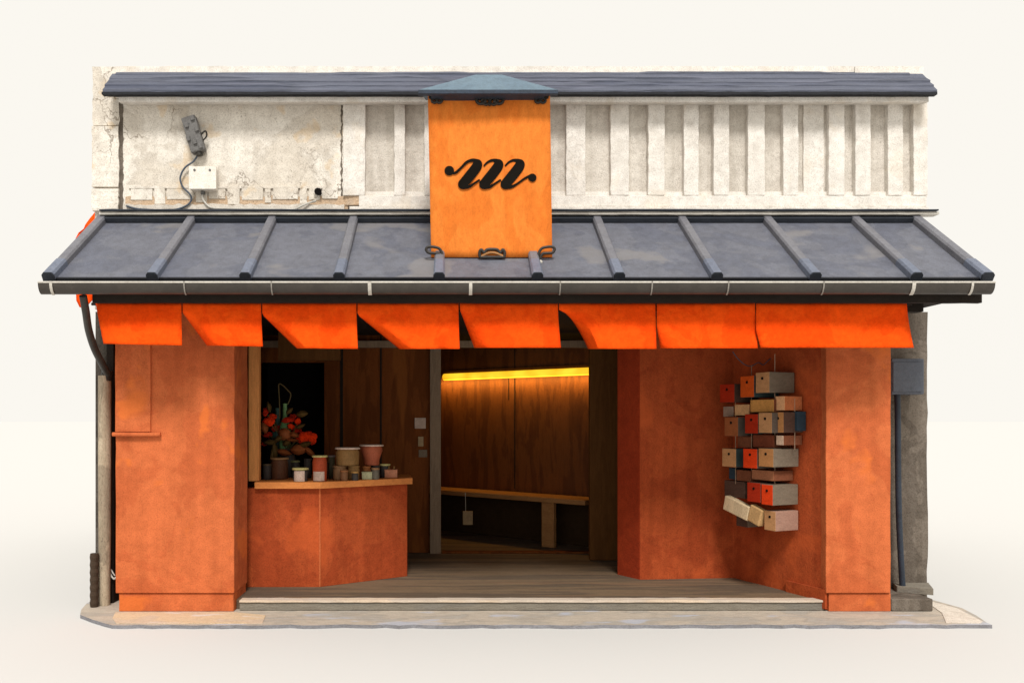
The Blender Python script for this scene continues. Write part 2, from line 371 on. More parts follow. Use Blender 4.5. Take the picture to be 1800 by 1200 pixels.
# upper pent roof of slate
w = MB()
yb, zb, yt, zt = 7.46, Z_(160, 7.46), YW + .0, Z_(126, YW)
xl, xr = X_(178, yb), X_(1648, yb)
nrow = 5
for r in range(nrow):
    t0, t1 = r / nrow, (r + 1) / nrow
    x = xl + .0
    x0r = xl + random.uniform(0, .012) + (.04 if r == nrow - 1 else 0); x1r = xr - random.uniform(0, .012) - (.12 if r == nrow - 1 else 0)
    lift = .012
    n = 44; rings = []; lf = .010; yo = 0
    for i in range(n + 1):
        X = x0r + (x1r - x0r) * i / n
        if random.random() < .28: lf = random.uniform(.004, .026); yo = random.uniform(-.03, .03)
        j = random.uniform(-.002, .002)
        ya, za = yb + (yt - yb) * (t0 + yo * (r > 0)), zb + (zt - zb) * (t0 + yo * (r > 0)) + (lf if r else .010) + j
        yc, zc = yb + (yt - yb) * (t1 + .08), zb + (zt - zb) * (t1 + .08)
        rings.append([(X, ya + .004, za - .022), (X, yc + .004, zc - .012), (X, yc, zc), (X, ya, za)])
    w.loft(rings, True)
w.build('pent_roof', slate, B)
w = MB(); w.wobx(xl + .004, xr - .004, yb - .005, yb + .05, zb - .034, zb - .010, 60, .003)
w.prism([(xl + .16, yb + .03), (xr - .06, yb + .03), (xr - .06, YW + .01), (xl + .16, YW + .01)], zb - .03, zb - .012)
w.build('pent_eave_board', slate_edge, B)

# main lean-to roof
XL, XR = -3.285, 4.385
y0, z0, y1, z1 = YE, Z_(489, YE), YW, Z_(386, YW)
sl = Vector((0, y1 - y0, z1 - z0)); SL = sl.length; d = sl.normalized(); nr = Vector((0, -d.z, d.y))
w = MB()
p = lambda x, t, o: Vector((x, y0, z0)) + d * (t * SL) + nr * o
n = 60; rings = []
for i in range(n + 1):
    x = XL + .02 + (XR - XL - .04) * i / n
    rings.append([p(x, 0, -.05), p(x, 1.0, -.05), p(x, 1.0, 0), p(x, .66, random.uniform(-.003, .003)), p(x, .33, random.uniform(-.003, .003)), p(x, 0, 0)])
w.loft(rings, True)
roof = w.build('eaves_roof', roof_m, B)
w = MB(); w.obox(p((XL + XR) / 2, 0, -.03) + Vector((0, -.006, 0)), (1, 0, 0), d, nr, (XR - XL) / 2 - .03, .012, .034)
w.build('drip_edge', slate_edge, roof)
seamx = [90, 270, 433, 597, 772, 944, 1087, 1258, 1430, 1607, 1738]
for k, px in enumerate(seamx):
    x = X_(px, YE)
    hw = .042 if 0 < k < 10 else .046
    if k == 0: x = XL + .055
    if k == 10: x = XR - .05
    w = MB()
    prof = [(-hw, 0), (-hw, .045), (-hw * .7, .062), (hw * .7, .062), (hw, .045), (hw, 0)]
    def ring(t, g=1.0): return [p(x + a * g, t, b * g - .004) for a, b in prof]
    w.loft([ring(.18), ring(1.0)], True, 0)
    w.loft([ring(-.015, 1.08), ring(.20, 1.06)], True, 1)
    c8 = [p(x + a * 1.10, -.018, b * 1.10 - .006) for a, b in [(-hw, -.012), (-hw, .045), (-hw * .6, .066), (hw * .6, .066), (hw, .045), (hw, -.012), (hw * .6, -.026), (-hw * .6, -.026)]]
    w.loft([[q - d * .012 for q in c8], c8], True, 2)
    w.build('roof_seam', [seam_m, cap_m, dark_cap], roof, bevel=.004)
for xe, s in ((XL, 1), (XR, -1)):
    w = MB(); w.obox(p(xe + s * .006, .5, -.022), (1, 0, 0), d, nr, .014, SL / 2, .03)
    w.build('verge_board', seam_m, roof, bevel=.004)
w = MB(); w.obox(p((XL + XR) / 2 + .02, .955, .028), (1, 0, 0), d, nr, (XR - XL) / 2 - .03, SL * .026, .022)
w.build('ridge_flashing', dark_cap, roof, bevel=.004)
w = MB(); w.wobx(X_(182, YW), X_(1640, YW), YW - .10, YW - .0, Z_(380, YW) - .008, Z_(377, YW), 80, .002)
w.build('flashing_strip', rim_m, roof)
w = MB(); w.wobx(X_(176, YW - .1), X_(1648, YW - .1), YW - .12, YW, Z_(376, YW), Z_(373.2, YW), 60, .002)
w.build('flashing_cap', dark_cap, roof)

# gutter
hook_m = mat('dull_hook', (.26, .24, .21), (.2, .18, .16), (.1, .09, .08), scale=6, rough=.5, spec=.3, bump=.05)
YG, ZG, RG = 6.585, Z_(510, 6.585), .060
gx0, gx1 = X_(73, YG), X_(1741, YG)
w = MB(); n = 14; rings = []
prof = []
for k in range(n + 1):
    a = math.pi + math.pi * k / n
    prof.append((RG * math.cos(a), 1.4 * RG * math.sin(a)))
for k in range(n, -1, -1):
    a = math.pi + math.pi * k / n
    prof.append(((RG - .006) * math.cos(a), 1.4 * (RG - .006) * math.sin(a)))
seg = 24
for i in range(seg + 1):
    x = gx0 + (gx1 - gx0) * i / seg
    rings.append([(x, YG + a, ZG + .050 + b) for a, b in prof])
w.loft(rings, True)
for xe in (gx0, gx1 - .006):
    w.loft([[(xx, YG + a, ZG + .050 + b) for a, b in prof[:n + 1]] for xx in (xe, xe + .006)], True)
w.tube([(gx0, YG - RG + .002, ZG + .054), (gx1, YG - RG + .002, ZG + .054)], .0085, 8, 1)  # pale tube paints a highlight along the gutter's top rim
gut = w.build('gutter', [gutter_m, rim_m], B, smooth=True)
for px, wd in ((96, .022), (328, .010), (480, .010), (651, .028), (827, .026), (983, .010), (1143, .010), (1276, .011), (1442, .010), (1599, .028), (1701, .018)):
    w = MB(); x = X_(px, YG); rr = RG + .004
    pr = [(math.pi + math.pi * k / 12) for k in range(0, 6)]
    ring = [[(xx, YG + rr * math.cos(a), ZG + .050 + 1.4 * rr * math.sin(a)) for a in pr] + [(xx, YG + (rr + .004) * math.cos(a), ZG + .050 + 1.4 * (rr + .004) * math.sin(a)) for a in reversed(pr)] for xx in (x - wd / 2, x + wd / 2)]
    w.loft(ring, True); w.box(x - wd / 2, x + wd / 2, YG - rr - .006, YG + .05, ZG + .053, ZG + .061)
    w.build('gutter_bracket', rim_m if wd > .015 else hook_m, gut)
# fascia and soffit
w = MB(); w.wobx(X_(165, 6.72), X_(1722, 6.72), 6.69, 6.745, Z_(532, 6.70), z0 - .03, 60, .002)
w.build('fascia', fascia_m, B)
w = MB(); w.box(-2.88, 4.30, 6.785, YW - .002, 2.70, 2.718); w.box(WL + .21, 4.34, YW, 13.1, 2.70, 2.718)
w.build('ceiling', fascia_m, B)
w = MB(); w.box(-2.86, 4.0, 6.96, 7.06, 2.60, 2.697)
w.build('eave_beam', fascia_m, B)

# side walls of the body, and lower grey wall strips beside the piers
w = MB(); w.box(WL + .016, WL + .20, YW + .004, 13.2, 0.0, 2.697)
w.build('left_wall', mat('grimy_wall', (.12, .105, .09), (.07, .06, .052), (.025, .02, .018), scale=4, rough=.95, spec=.05, bump=.7, grain=.2, pool=.95, speck=.5, streak=.5), B)
w = MB(); w.box(WR - .10, WR + .02, YW + .03, 13.2, 0.0, 2.697); w.wob(3.80, WR + .016, YW + .004, YW + .12, .0, 2.695, 20, .007)
w.build('right_wall', conc, B)
w = MB(); w.box(WL + .2, WR - .1, 13.05, 13.2, 0, 2.697)
w.build('rear_wall', wood_d, B)
w = MB(); w.box(WL + .21, -2.55, YW + .006, YW + .1, 0, 2.695)
w.build('front_return', wood_d, B)

# piers
def pier(xa, xb, depth, inset_l, inset_r, nm='pier'):
    w = MB(); w.wob(xa, xb, YP, YP + depth, .165, 2.70, 16, .003)
    o = w.build(nm, clay, B, bevel=.006)
    w = MB(); w.wob(xa + inset_l, xb - inset_r, YP + .02, YP + depth - .002, .0, .160, 3, .002)
    w.build('plinth', clay, o, bevel=.006)
    return o
pl = pier(X_(203, YP), X_(412, YP), .47, .022, .012)
pr_ = pier(X_(1452, YP), X_(1566, YP), .47, .035, -.012)
w = MB(); w.wob(X_(204, YP), X_(266, YP), YP - .022, YP + .01, Z_(759, YP), 2.69, 12, .002)
w.build('raised_panel', clay, pl, bevel=.005)
w = MB(); w.tube([at(198, 763, YP - .03), at(240, 763.6, YP - .032), at(282, 763.4, YP - .03)], .019, 10)
w.build('ledge', clay, pl, smooth=True)

# splayed inner wall on the right
def wallpath(pts, t, z0_, z1_, m, name, seg=1):
    w = MB()
    n = len(pts); P2 = [Vector((x, y)) for x, y in pts]
    off = []
    for i in range(n):
        ds = []
        if i > 0: ds.append((P2[i] - P2[i - 1]).normalized())
        if i < n - 1: ds.append((P2[i + 1] - P2[i]).normalized())
        ns = [Vector((-q.y, q.x)) for q in ds]
        b = sum(ns, Vector((0, 0))); b = b / b.length; b = b / max(.4, b.dot(ns[0])); off.append(P2[i] + b * t)
    w.prism([tuple(q) for q in P2] + [tuple(q) for q in reversed(off)], z0_, z1_)
    return w.build(name, m, B, bevel=.006)
A, Cc = Vector((X_(1290, 8.36), 8.36)), Vector((X_(1453.5, YP + .02), YP + .02))
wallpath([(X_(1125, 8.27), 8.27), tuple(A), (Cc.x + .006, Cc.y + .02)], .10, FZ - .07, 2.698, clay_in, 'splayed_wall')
wallpath([(X_(1085, 8.55), 8.55), (X_(1125, 8.27) - .003, 8.274)], .09, FZ - .07, 2.697, mat('shaded_red_render', (.36, .044, .012), (.28, .030, .009), (.15, .015, .006), scale=2.0, rough=.9, spec=.12, bump=.5, grain=.2, speck=.3, edge=.1), 'red_return')  # redder, darker colour paints the shade on this return
w = MB()   # shallow skirting on the splayed wall near the pier
u2 = (Cc - A).normalized(); n2 = Vector((-u2.y * -1, u2.x * -1))
n2 = Vector((u2.y, -u2.x)) 
w.obox((*(A.lerp(Cc, .80) + n2 * .004), .125 - .02), (*u2, 0), (*n2, 0), (0, 0, 1), (Cc - A).length * .195, .012, .085)
w.build('skirting', clay_in, B)
# brown jamb panel and interior walls
w = MB(); w.box(X_(1037, 9.37), 2.05, 9.37, 9.46, .09, 2.697); w.box(1.96, 2.05, 8.56, 9.37, .09, 2.697)
w.build('jamb_panel', wood_b, B, bevel=.004)
YB = 9.9
wx0, wx1 = X_(457, YB), X_(570, YB)
w = MB(); w.box(wx1, X_(755, YB), YB, YB + .08, .09, 2.697); w.box(-2.61, wx0, YB, YB + .08, .09, 2.697)
w.box(wx0, wx1, YB, YB + .08, Z_(637, YB), 2.697); w.box(wx0, wx1, YB, YB + .08, .09, .95)
w.build('back_wall', wood_d, B)
w = MB(); w.box(X_(598, YB), X_(603, YB), YB - .012, YB + .01, .95, 2.69); w.box(X_(668, YB), X_(671, YB), YB - .008, YB + .01, .95, 2.69)
w.build('panel_joint', fascia_m, B)
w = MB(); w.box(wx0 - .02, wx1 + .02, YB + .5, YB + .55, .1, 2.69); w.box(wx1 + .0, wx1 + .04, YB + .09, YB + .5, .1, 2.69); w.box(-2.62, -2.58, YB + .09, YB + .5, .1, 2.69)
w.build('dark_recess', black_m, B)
w = MB(); w.box(-2.66, -2.6, 7.84, 13.0, .0, 2.697)
w.build('left_inner_wall', wood_d, B)
w = MB(); w.box(X_(756, YB), X_(775, YB), YB - .07, YB + .07, FZ + .002, 2.697)
w.build('door_post', post_m, B, bevel=.006)
w = MB(); w.wobx(X_(446, YB - .1), X_(1045, YB - .1), YB - .14, YB - .075, Z_(611, YB - .1), Z_(599, YB - .1), 30, .002)
w.build('lintel', post_m, B, bevel=.004)
w = MB(); w.box(X_(777, YB), X_(1037, YB), YB - .05, YB + .06, FZ + .002, FZ + .022)
w.build('threshold', wood_d, B, bevel=.003)
# slanting interior wall behind the bench
PL, PR2 = Vector((-.55, 12.3)), Vector((2.0, 10.2))
iu = (PR2 - PL).normalized(); inn = Vector((iu.y, -iu.x))
w = MB()
def sbox(w, s0, s1, o0, o1, za, zb_, mi=0):
    c = PL + iu * ((s0 + s1) / 2) + inn * ((o0 + o1) / 2)
    w.obox((c.x, c.y, (za + zb_) / 2), (*iu, 0), (*inn, 0), (0, 0, 1), (s1 - s0) / 2, abs(o1 - o0) / 2, (zb_ - za) / 2, mi)
LW = (PR2 - PL).length
sbox(w, 0, LW, -.08, 0, .09, 2.697)
w.build('interior_wall', wood_c, B)
w = MB(); sJ = LW * .56
sbox(w, sJ, sJ + .012, 0, .006, .75, 2.69)
sbox(w, sJ - .10, sJ - .09, 0, .006, 1.95, 2.28)
w.build('interior_joint', fascia_m, B)
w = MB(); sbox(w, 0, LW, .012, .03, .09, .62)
w.build('interior_base_board', mat('dark_brown_board', (.052, .030, .015), scale=3, spec=.03), B)  # one dark brown sheet over the wall below the bench
w = MB(); w.box(-.62, -.55, YB + .08, 12.4, .09, 2.697)
w.build('partition', wood_d, B)
# step in front of the floor
w = MB(); w.wobx(X_(424, 7.36), X_(1446, 7.33), 7.30, 7.367, .004, .072, 60, .002)
st = w.build('doorstep', riser_m, B, bevel=.004)
w = MB(); w.wobx(X_(424, 7.36), X_(1443, 7.33), 7.285, 7.40, .074, .094, 60, .002)
w.build('nosing', nosing_m, st, bevel=.004)
# stone block right of the pier, left wedge
w = MB(); w.wobx(X_(1567, 7.27), X_(1640, 7.27), 7.27, YW, .003, .110, 6, .003)
w.build('side_step', [conc], B, bevel=.008)
w = MB(); w.prism([(X_(1572, 7.6), 7.56), (X_(1632, 7.5), 7.42), (X_(1634, 7.7), YW), (X_(1572, 7.7), YW)], .111, .165)
w.build('wedge_stone', riser_m, B, bevel=.01)
# downpipes
yd = 7.52
w = MB()
pts = spline([at(146, 520, 6.62), at(151, 548, 6.70), at(156, 580, 6.9), at(166, 612, 7.1), at(180, 640, 7.3), at(189, 656, 7.42)], 8)
w.tube(pts, .031, 12, 1)
w.tube([at(189, 650, yd), at(186, 668, yd)], .05, 12, 1)
w.tube([at(184, 660, yd), at(184, 800, yd), at(184, 940, yd), at(184, 1060, yd), (X_(184, yd), yd, .0)], [.056, .056, .054, .047, .047], 16, 0)
w.build('downpipe', [beige_pipe, dark_pipe], B, smooth=True)
w = MB(); w.box(X_(192, 7.66), X_(204, 7.66), 7.60, YW, 0, 2.695)
w.build('dark_post', fascia_m, B)
w = MB(); yq = 7.58
w.tube(spline([at(1577, 690, yq), at(1578, 730, yq), at(1580, 900, yq), at(1587, 1040, yq), at(1588, 1047, yq - .05)], 6), .026, 12)
w.build('downpipe', blue_pipe, B, smooth=True)

# ------------------------------------------------------------------ noren curtain
YN = 6.79
NR = thing('noren_curtain', (0.3, YN, Z_(533, YN)), 'bright orange slit cloth curtain hanging under the eaves gutter', 'curtain')
w = MB(); w.tube([(X_(160, YN), YN + .012, Z_(534, YN)), (X_(1604, YN), YN + .012, Z_(534, YN))], .012, 8)
w.build('rod', fascia_m, NR, smooth=True)
# per panel: top l, top r, bottom l, bottom r, bottom y left, bottom y right, start of the blown corner, curl depth
PAN = [(168, 319, 182, 320, 604, 607, .0, .02), (321, 459, 364, 462, 607, 609, .22, .16), (461, 626.5, 522, 629, 612, 613, .25, .24), (628.5, 806, 702, 808, 613, 613, .25, .30),
       (808.5, 980.5, 834, 986, 611, 611, .15, .10), (982.5, 1152, 1034, 1154, 613, 613, .15, .26), (1154.5, 1327, 1161, 1332, 612, 612, .5, .06), (1329, 1594, 1337, 1606, 611, 611, .6, .05)]
for i, (tl, tr, bl, br, yl, yr, v0, cu) in enumerate(PAN):
    nu, nv = 26, 14; vs = []; rnd = random.Random(i + 3)
    ph = rnd.uniform(0, 6)
    for b in range(nv + 1):
        v = b / nv
        k = 0 if v <= v0 else (v - v0) / (1 - v0)
        ex = 1.0 if i in (1, 2, 3) else (1.7 if i == 5 else 1.0)
        L_ = tl + (bl - tl) * (k ** (1 / ex) if i == 5 else k)
        if i == 0: L_ = tl + (bl - tl) * v
        Rr = tr + (br - tr) * (v ** 1.5)
        for a in range(nu + 1):
            u = a / nu
            by = yl + (yr - yl) * u
            py = 533 + (by - 533) * v
            if i == 1 and u > .9: py += 0
            px = L_ + (Rr - L_) * u
            y = YN + .022 * math.sin(u * 5 + ph + v) * v + .016 * math.sin(u * 11 + ph * 2 - v * 2) * v * v - .05 * v * v + .006 * math.sin(u * 23 + ph) * v
            c = max(0, 1 - u / .17)
            y += cu * c ** 1.6 * k
            if i == 7:
                y += .06 * max(0, (u - .86) / .14) ** 1.3 * min(1, v * 1.6)
            # keep the traced outline while the cloth curls in depth
            vs.append(at(px, py, y))
    fs = [(b * (nu + 1) + a, b * (nu + 1) + a + 1, (b + 1) * (nu + 1) + a + 1, (b + 1) * (nu + 1) + a) for b in range(nv) for a in range(nu)]
    w = MB(); w.add(vs, fs)
    w.build('cloth_panel', noren_m, NR, smooth=True, solid=.004)

# cloth at the left side of the roof
SB = MB(); ys = 7.80
outl = [(181, 372), (168, 372), (158, 384), (150, 395), (147, 402), (138, 409), (133, 419), (133, 440), (133, 470), (133, 500), (134, 528), (140, 540)]
inr = [(186, 372), (184, 380), (184, 392), (184, 404), (184, 412), (184, 420), (184, 430), (182, 450), (178, 475), (170, 500), (162, 528), (150, 541)]
vs = []; nu = 6
for j, (o_, q_) in enumerate(zip(outl, inr)):
    for a in range(nu + 1):
        u = a / nu
        vs.append(at(o_[0] + (q_[0] - o_[0]) * u, o_[1] + (q_[1] - o_[1]) * u, ys + .03 * math.sin(j * 1.3 + u * 4)))
SB.add(vs, [(j * (nu + 1) + a, j * (nu + 1) + a + 1, (j + 1) * (nu + 1) + a + 1, (j + 1) * (nu + 1) + a) for j in range(len(outl) - 1) for a in range(nu)])
side = SB.build('side_banner', noren_m, None, smooth=True, solid=.004)
tag(side, 'crumpled orange cloth sticking out past the left end of the grey roof', 'banner')

# ------------------------------------------------------------------ amber sign with the script letter
YS = 7.0
SG = thing('hanging_sign', (X_(862, YS), YS, Z_(452, YS)), 'tall amber banner sign with black script letter m under a little copper roof', 'sign')
vs = []; nu, nv = 14, 22
for b in range(nv + 1):
    v = b / nv
    for a in range(nu + 1):
        u = a / nu
        l_ = 752 + 6 * v; r_ = 966.5 + 4 * v
        vs.append(at(l_ + (r_ - l_) * u, 162 + (452.5 - 162) * v, YS + .006 * math.sin(u * 6.5) * (1 - .4 * v) + .004 * math.sin(v * 9 + u * 3)))
w = MB(); w.add(vs, [(b * (nu + 1) + a, b * (nu + 1) + a + 1, (b + 1) * (nu + 1) + a + 1, (b + 1) * (nu + 1) + a) for b in range(nv) for a in range(nu)])
w.build('canvas', banner_m, SG, smooth=True, solid=.02)
# glyph: union of tapered strokes, contoured on a grid
def zc(x, y): return (730 + x * .1916, 130 + y * .1916)
strokes = []
def stroke(pts):
    q = spline([(x, y, r) for x, y, r in pts], 10)
    strokes.append(q)
stroke([(312, 888, 44), (313, 889, 43)])
stroke([(335, 912, 8), (372, 905, 12), (420, 862, 11), (470, 812, 13), (520, 793, 15), (556, 797, 17)])
for k, ox in enumerate((0, 194, 390)):
    if k: stroke([(438 + ox, 842, 8), (468 + ox, 812, 10), (510 + ox, 794, 13), (552 + ox, 796, 17)])
    stroke([(548 + ox, 802, 18), (572 + ox, 822, 38), (563 + ox, 852, 46), (528 + ox, 900, 47), (484 + ox, 955, 47), (446 + ox, 998, 44), (438 + ox, 1012, 46), (440 + ox, 1016, 40)])
    if k < 2: stroke([(450 + ox, 1040, 17), (490 + ox, 1036, 14), (530 + ox, 1012, 10), (585 + ox, 975, 9)])
stroke([(840, 1040, 17), (885, 1036, 14), (940, 1005, 10), (1000, 962, 10), (1050, 935, 11)])
stroke([(1074, 952, 37), (1075, 953, 37)])
pts = [p_ for q in strokes for p_ in q]
segs_ = [(q[i], q[i + 1]) for q in strokes for i in range(len(q) - 1)]
def sd(x, y):
    best = -1e9
    for a, b in segs_:
        dx, dy = b.x - a.x, b.y - a.y; ll = dx * dx + dy * dy
        t = 0 if ll == 0 else max(0, min(1, ((x - a.x) * dx + (y - a.y) * dy) / ll))
        v = a.z + (b.z - a.z) * t - math.hypot(x - a.x - dx * t, y - a.y - dy * t)
        if v > best: best = v
    return best
gx, gy, st_ = 245, 765, 7.0
nx, ny = 128, 46
val = {(i, j): sd(gx + i * st_, gy + j * st_) for i in range(nx + 1) for j in range(ny + 1)}
vidx = {}; gv = []; gf = []
def vid(key, x, y):
    if key not in vidx:
        vidx[key] = len(gv); X, Yp = zc(x, y); gv.append(at(X, Yp, YS - .019))
    return vidx[key]
for i in range(nx):
    for j in range(ny):
        cs = [(i, j), (i + 1, j), (i + 1, j + 1), (i, j + 1)]
        poly_ = []
        for k in range(4):
            a, b = cs[k], cs[(k + 1) % 4]
            if val[a] > 0: poly_.append(vid(a, gx + a[0] * st_, gy + a[1] * st_))
            if (val[a] > 0) != (val[b] > 0):
                t = val[a] / (val[a] - val[b])
                poly_.append(vid((min(a, b), max(a, b)), gx + (a[0] + (b[0] - a[0]) * t) * st_, gy + (a[1] + (b[1] - a[1]) * t) * st_))
        if len(poly_) >= 3: gf.append(tuple(poly_))
w = MB(); w.add(gv, gf)
w.build('letter', ink, SG, solid=.003)
# little copper hip roof
yf, yk = 6.84, 7.12
zb_ = Z_(158, yf); ridge = Z_(133, yk)
xa, xb = X_(736, yf), X_(980, yf)
w = MB()
V = [(xa, yf, zb_), (xb, yf, zb_), (xb - .05, yk, zb_ + .02), (xa + .05, yk, zb_ + .02), (X_(836, yk), yk - .02, ridge), (X_(882, yk), yk - .02, ridge), (X_(882, yk), yk, ridge), (X_(836, yk), yk, ridge)]
w.add(V, [(0, 1, 5, 4), (1, 2, 6, 5), (0, 4, 7, 3), (4, 5, 6, 7), (0, 3, 2, 1), (3, 7, 6, 2)], 0)
w.wobx(xa - .004, xb + .004, yf - .006, yf + .05, zb_ - .034, zb_ - .001, 12, .001, 1)
w.box(xa + .10, xb - .10, yf + .052, yk - .06, zb_ - .03, zb_ - .004, 1)
w.build('sign_roof', [copper, copper_edge], SG, bevel=.003)
w = MB(); w.box(X_(800, 7.1), X_(918, 7.1), yk + .002, YW - .03, zb_ + .04, zb_ + .09)
w.build('wall_arm', copper_edge, SG, bevel=.003)
# iron scrolls
def scroll(px, py, rad, turns=1.25, a0=0, sgn=1, n=22):
    out = []
    for k in range(n + 1):
        t = k / n; r = rad * (1 - .72 * t); a = a0 + sgn * turns * 2 * math.pi * t
        out.append(at(px + r * math.cos(a), py + r * math.sin(a), YS - .035))
    return out
for px in (768, 950):
    w = MB(); w.tube(scroll(px - 5, 176, 8, 1.2, 3.4, 1), .013, 8); w.tube(scroll(px + 5, 176, 8, 1.2, -.3, -1), .013, 8)
    w.box(X_(px - 14, YS), X_(px + 14, YS), YS - .05, YS - .02, Z_(172, YS), Z_(162, YS))
    w.build('iron_bracket', iron, SG, smooth=True)
w = MB()
for s in (-1, 1): w.tube(scroll(861 + s * 17, 175, 9, 1.2, 1.57 + s * 1.57, -s), .014, 8); w.tube(scroll(861 + s * 6, 177, 8, 1.2, 1.57 - s * 1.2, s), .013, 8)
w.tube([at(858, 182, YS - .04), at(861, 185, YS - .045), at(864, 182, YS - .04)], .012, 8)
w.box(X_(835, YS), X_(888, YS), YS - .05, YS - .02, Z_(171, YS), Z_(162, YS))
w.build('iron_bracket', iron, SG, smooth=True)
for s, px in ((1, 766), (-1, 958)):
    w = MB(); yy = YS - .06
    e = lambda x, y: at(px + s * x, y, yy)
    w.tube(spline([e(12, 458), e(11, 446), e(6, 437), e(-4, 434), e(-13, 434), e(-17, 438), e(-13, 444), e(-4, 445), e(4, 446), e(8, 453), e(10, 464)], 6), .012, 8)
    w.tube(spline([e(4, 461), e(8, 468), e(10, 462), e(13, 458)], 5), .012, 8)
    c = e(8, 461); w.blob(c + Vector((0, -.012, 0)), .018, .014, .018, 1, 8, 6, .05)
    w.build('iron_bracket', [iron, rim_m], SG, smooth=True)
w = MB(); yy = YS - .035
for s in (-1, 1): w.tube(spline([at(865, 438, yy), at(865 + s * 9, 439, yy), at(865 + s * 14, 444, yy), at(865 + s * 19, 439, yy), at(865 + s * 22, 444, yy), at(865 + s * 21, 452, yy)], 6), .013, 8)
w.tube(spline([at(846, 451, yy), at(855, 446, yy), at(865, 444, yy), at(875, 446, yy), at(885, 451, yy)], 5), .010, 8, 1)
w.tube([at(843, 452, yy), at(888, 452, yy)], .012, 8)
w.build('iron_bracket', [iron, bench_m], SG, smooth=True)

# ------------------------------------------------------------------ fittings on the upper wall
FX = thing('wall_fixture', at(345, 270, YW - .05), 'weathered grey fixture hanging askew on the stained white wall', 'fixture')
a, b = at(332, 207, YW - .09), at(350, 268, YW - .07)
ax = (b - a).normalized(); sd_ = Vector((-ax.z, 0, ax.x)) * -1
w = MB(); w.obox((a + b) / 2, ax, sd_, (0, 1, 0), (b - a).length / 2, .066, .045)
w.build('housing', dev_m, FX, bevel=.012)
w = MB()
for t, q in ((.1, -.04), (.25, .03), (.42, -.05), (.62, .05), (.75, 0), (.9, -.04)):
    w = MB(); w.obox(a.lerp(b, t) + sd_ * q + Vector((0, -.05, 0)), ax, sd_, (0, 1, 0), .022, .016, .014)
    w.build('fin', dev_m, FX, bevel=.004)
w = MB(); w.tube(spline([a.lerp(b, .55) + sd_ * -.06, a.lerp(b, .5) + sd_ * -.115 + Vector((0, -.02, 0)), a.lerp(b, .62) + sd_ * -.11, a.lerp(b, .72) + sd_ * -.06], 6), .008, 6)
w.build('hook', dark_pipe, FX, smooth=True)
w = MB(); w.tube([b - ax * .02, b + ax * .03], .032, 10)
w.build('arm', dark_pipe, FX, smooth=True)
w = MB(); yc = YW - .055
w.tube(spline([at(348, 272, yc), at(340, 284, yc), at(325, 295, yc), at(317, 312, yc), at(321, 328, yc), at(334, 342, yc), at(336, 352, yc), at(327, 362, yc), at(305, 369, yc), at(270, 369, yc), at(240, 367, yc), at(222, 362, yc)], 6), .0085, 7)
tag(w.build('cable', cable_b, smooth=True), 'blue grey cable looping from the grey fixture down to the roof edge', 'cable')
w = MB(); w.tube(spline([at(357, 338, yc), at(356, 347, yc), at(362, 358, yc), at(376, 366, yc), at(420, 367, yc - .02), at(480, 367.5, yc - .03), at(515, 368, yc - .03), at(530, 362, yc - .02), at(545, 356, yc), at(556, 353, yc)], 6), .009, 7)
tag(w.build('cable', cable_w, smooth=True), 'pale cable running from under the white junction box along the roof top', 'cable')
JB = thing('junction_box', at(357, 335, YW), 'square off-white junction box on the stained plaster beside the grey fixture', 'electrical box')
w = MB(); w.box(X_(334, YW - .1), X_(379, YW - .1), YW - .11, YW - .014, Z_(334, YW - .1), Z_(294, YW - .1))
w.build('case', box_w, JB, bevel=.010)
w = MB(); w.box(X_(332.5, YW - .11), X_(380.5, YW - .11), YW - .122, YW - .112, Z_(333, YW - .11), Z_(293, YW - .11))
w.build('cover', box_w, JB, bevel=.004)
for px in (342, 369):
    w = MB(); w.disc(at(px, 299, YW - .122), (0, -1, 0), .011, .006, 10); w.build('screw', dev_m, JB)
w = MB(); w.tube([at(356, 333, YW - .06), at(357, 342, YW - .058)], .02, 10); w.build('gland', dev_m, JB, smooth=True)

# metal box on the right wall
MBx = thing('metal_box', at(1597, 695, YW - .2), 'blue grey metal box fixed high on the right wall strip beside the orange pier', 'metal box')
w = MB(); w.box(X_(1567, 7.5), X_(1625, 7.5), 7.5, YW - .002, Z_(693, 7.5), Z_(630, 7.5))
w.build('case', steel, MBx, bevel=.012)
w = MB(); w.box(X_(1571, 7.48), X_(1622, 7.48), 7.488, 7.499, Z_(688, 7.48), Z_(636, 7.48))
w.build('cover', steel, MBx, bevel=.004)

# corrugated stub at the left foot
w = MB(); yk_ = 7.45
prof = []
zt_ = Z_(972, yk_)
for k in range(15):
    z = .002 + (zt_ - .002) * k / 14
    prof.append((.040 if k % 2 else .035, z))
w.lathe((X_(166, yk_), yk_, 0), prof, 16)
stub = w.build('corrugated_pipe', mat('rusty_corrugated', (.055, .034, .020), (.03, .021, .015), (.015, .012, .01), scale=8, rough=.8, bump=.4), smooth=False)
tag(stub, 'short rust brown ribbed pipe standing left of the drainpipe foot', 'pipe')
w = MB(); w.tube(spline([at(193, 1003, 7.57), at(196, 1012, 7.55), at(201, 1017, 7.54), at(203, 1014, 7.56)], 5), .008, 6)
w.tube(spline([at(195, 1000, 7.57), at(199, 1007, 7.55), at(202, 1011, 7.55)], 5), .006, 6)
tag(w.build('wire_loop', cable_w, smooth=True), 'bent pale wire loop low in the gap left of the left orange pier', 'wire')

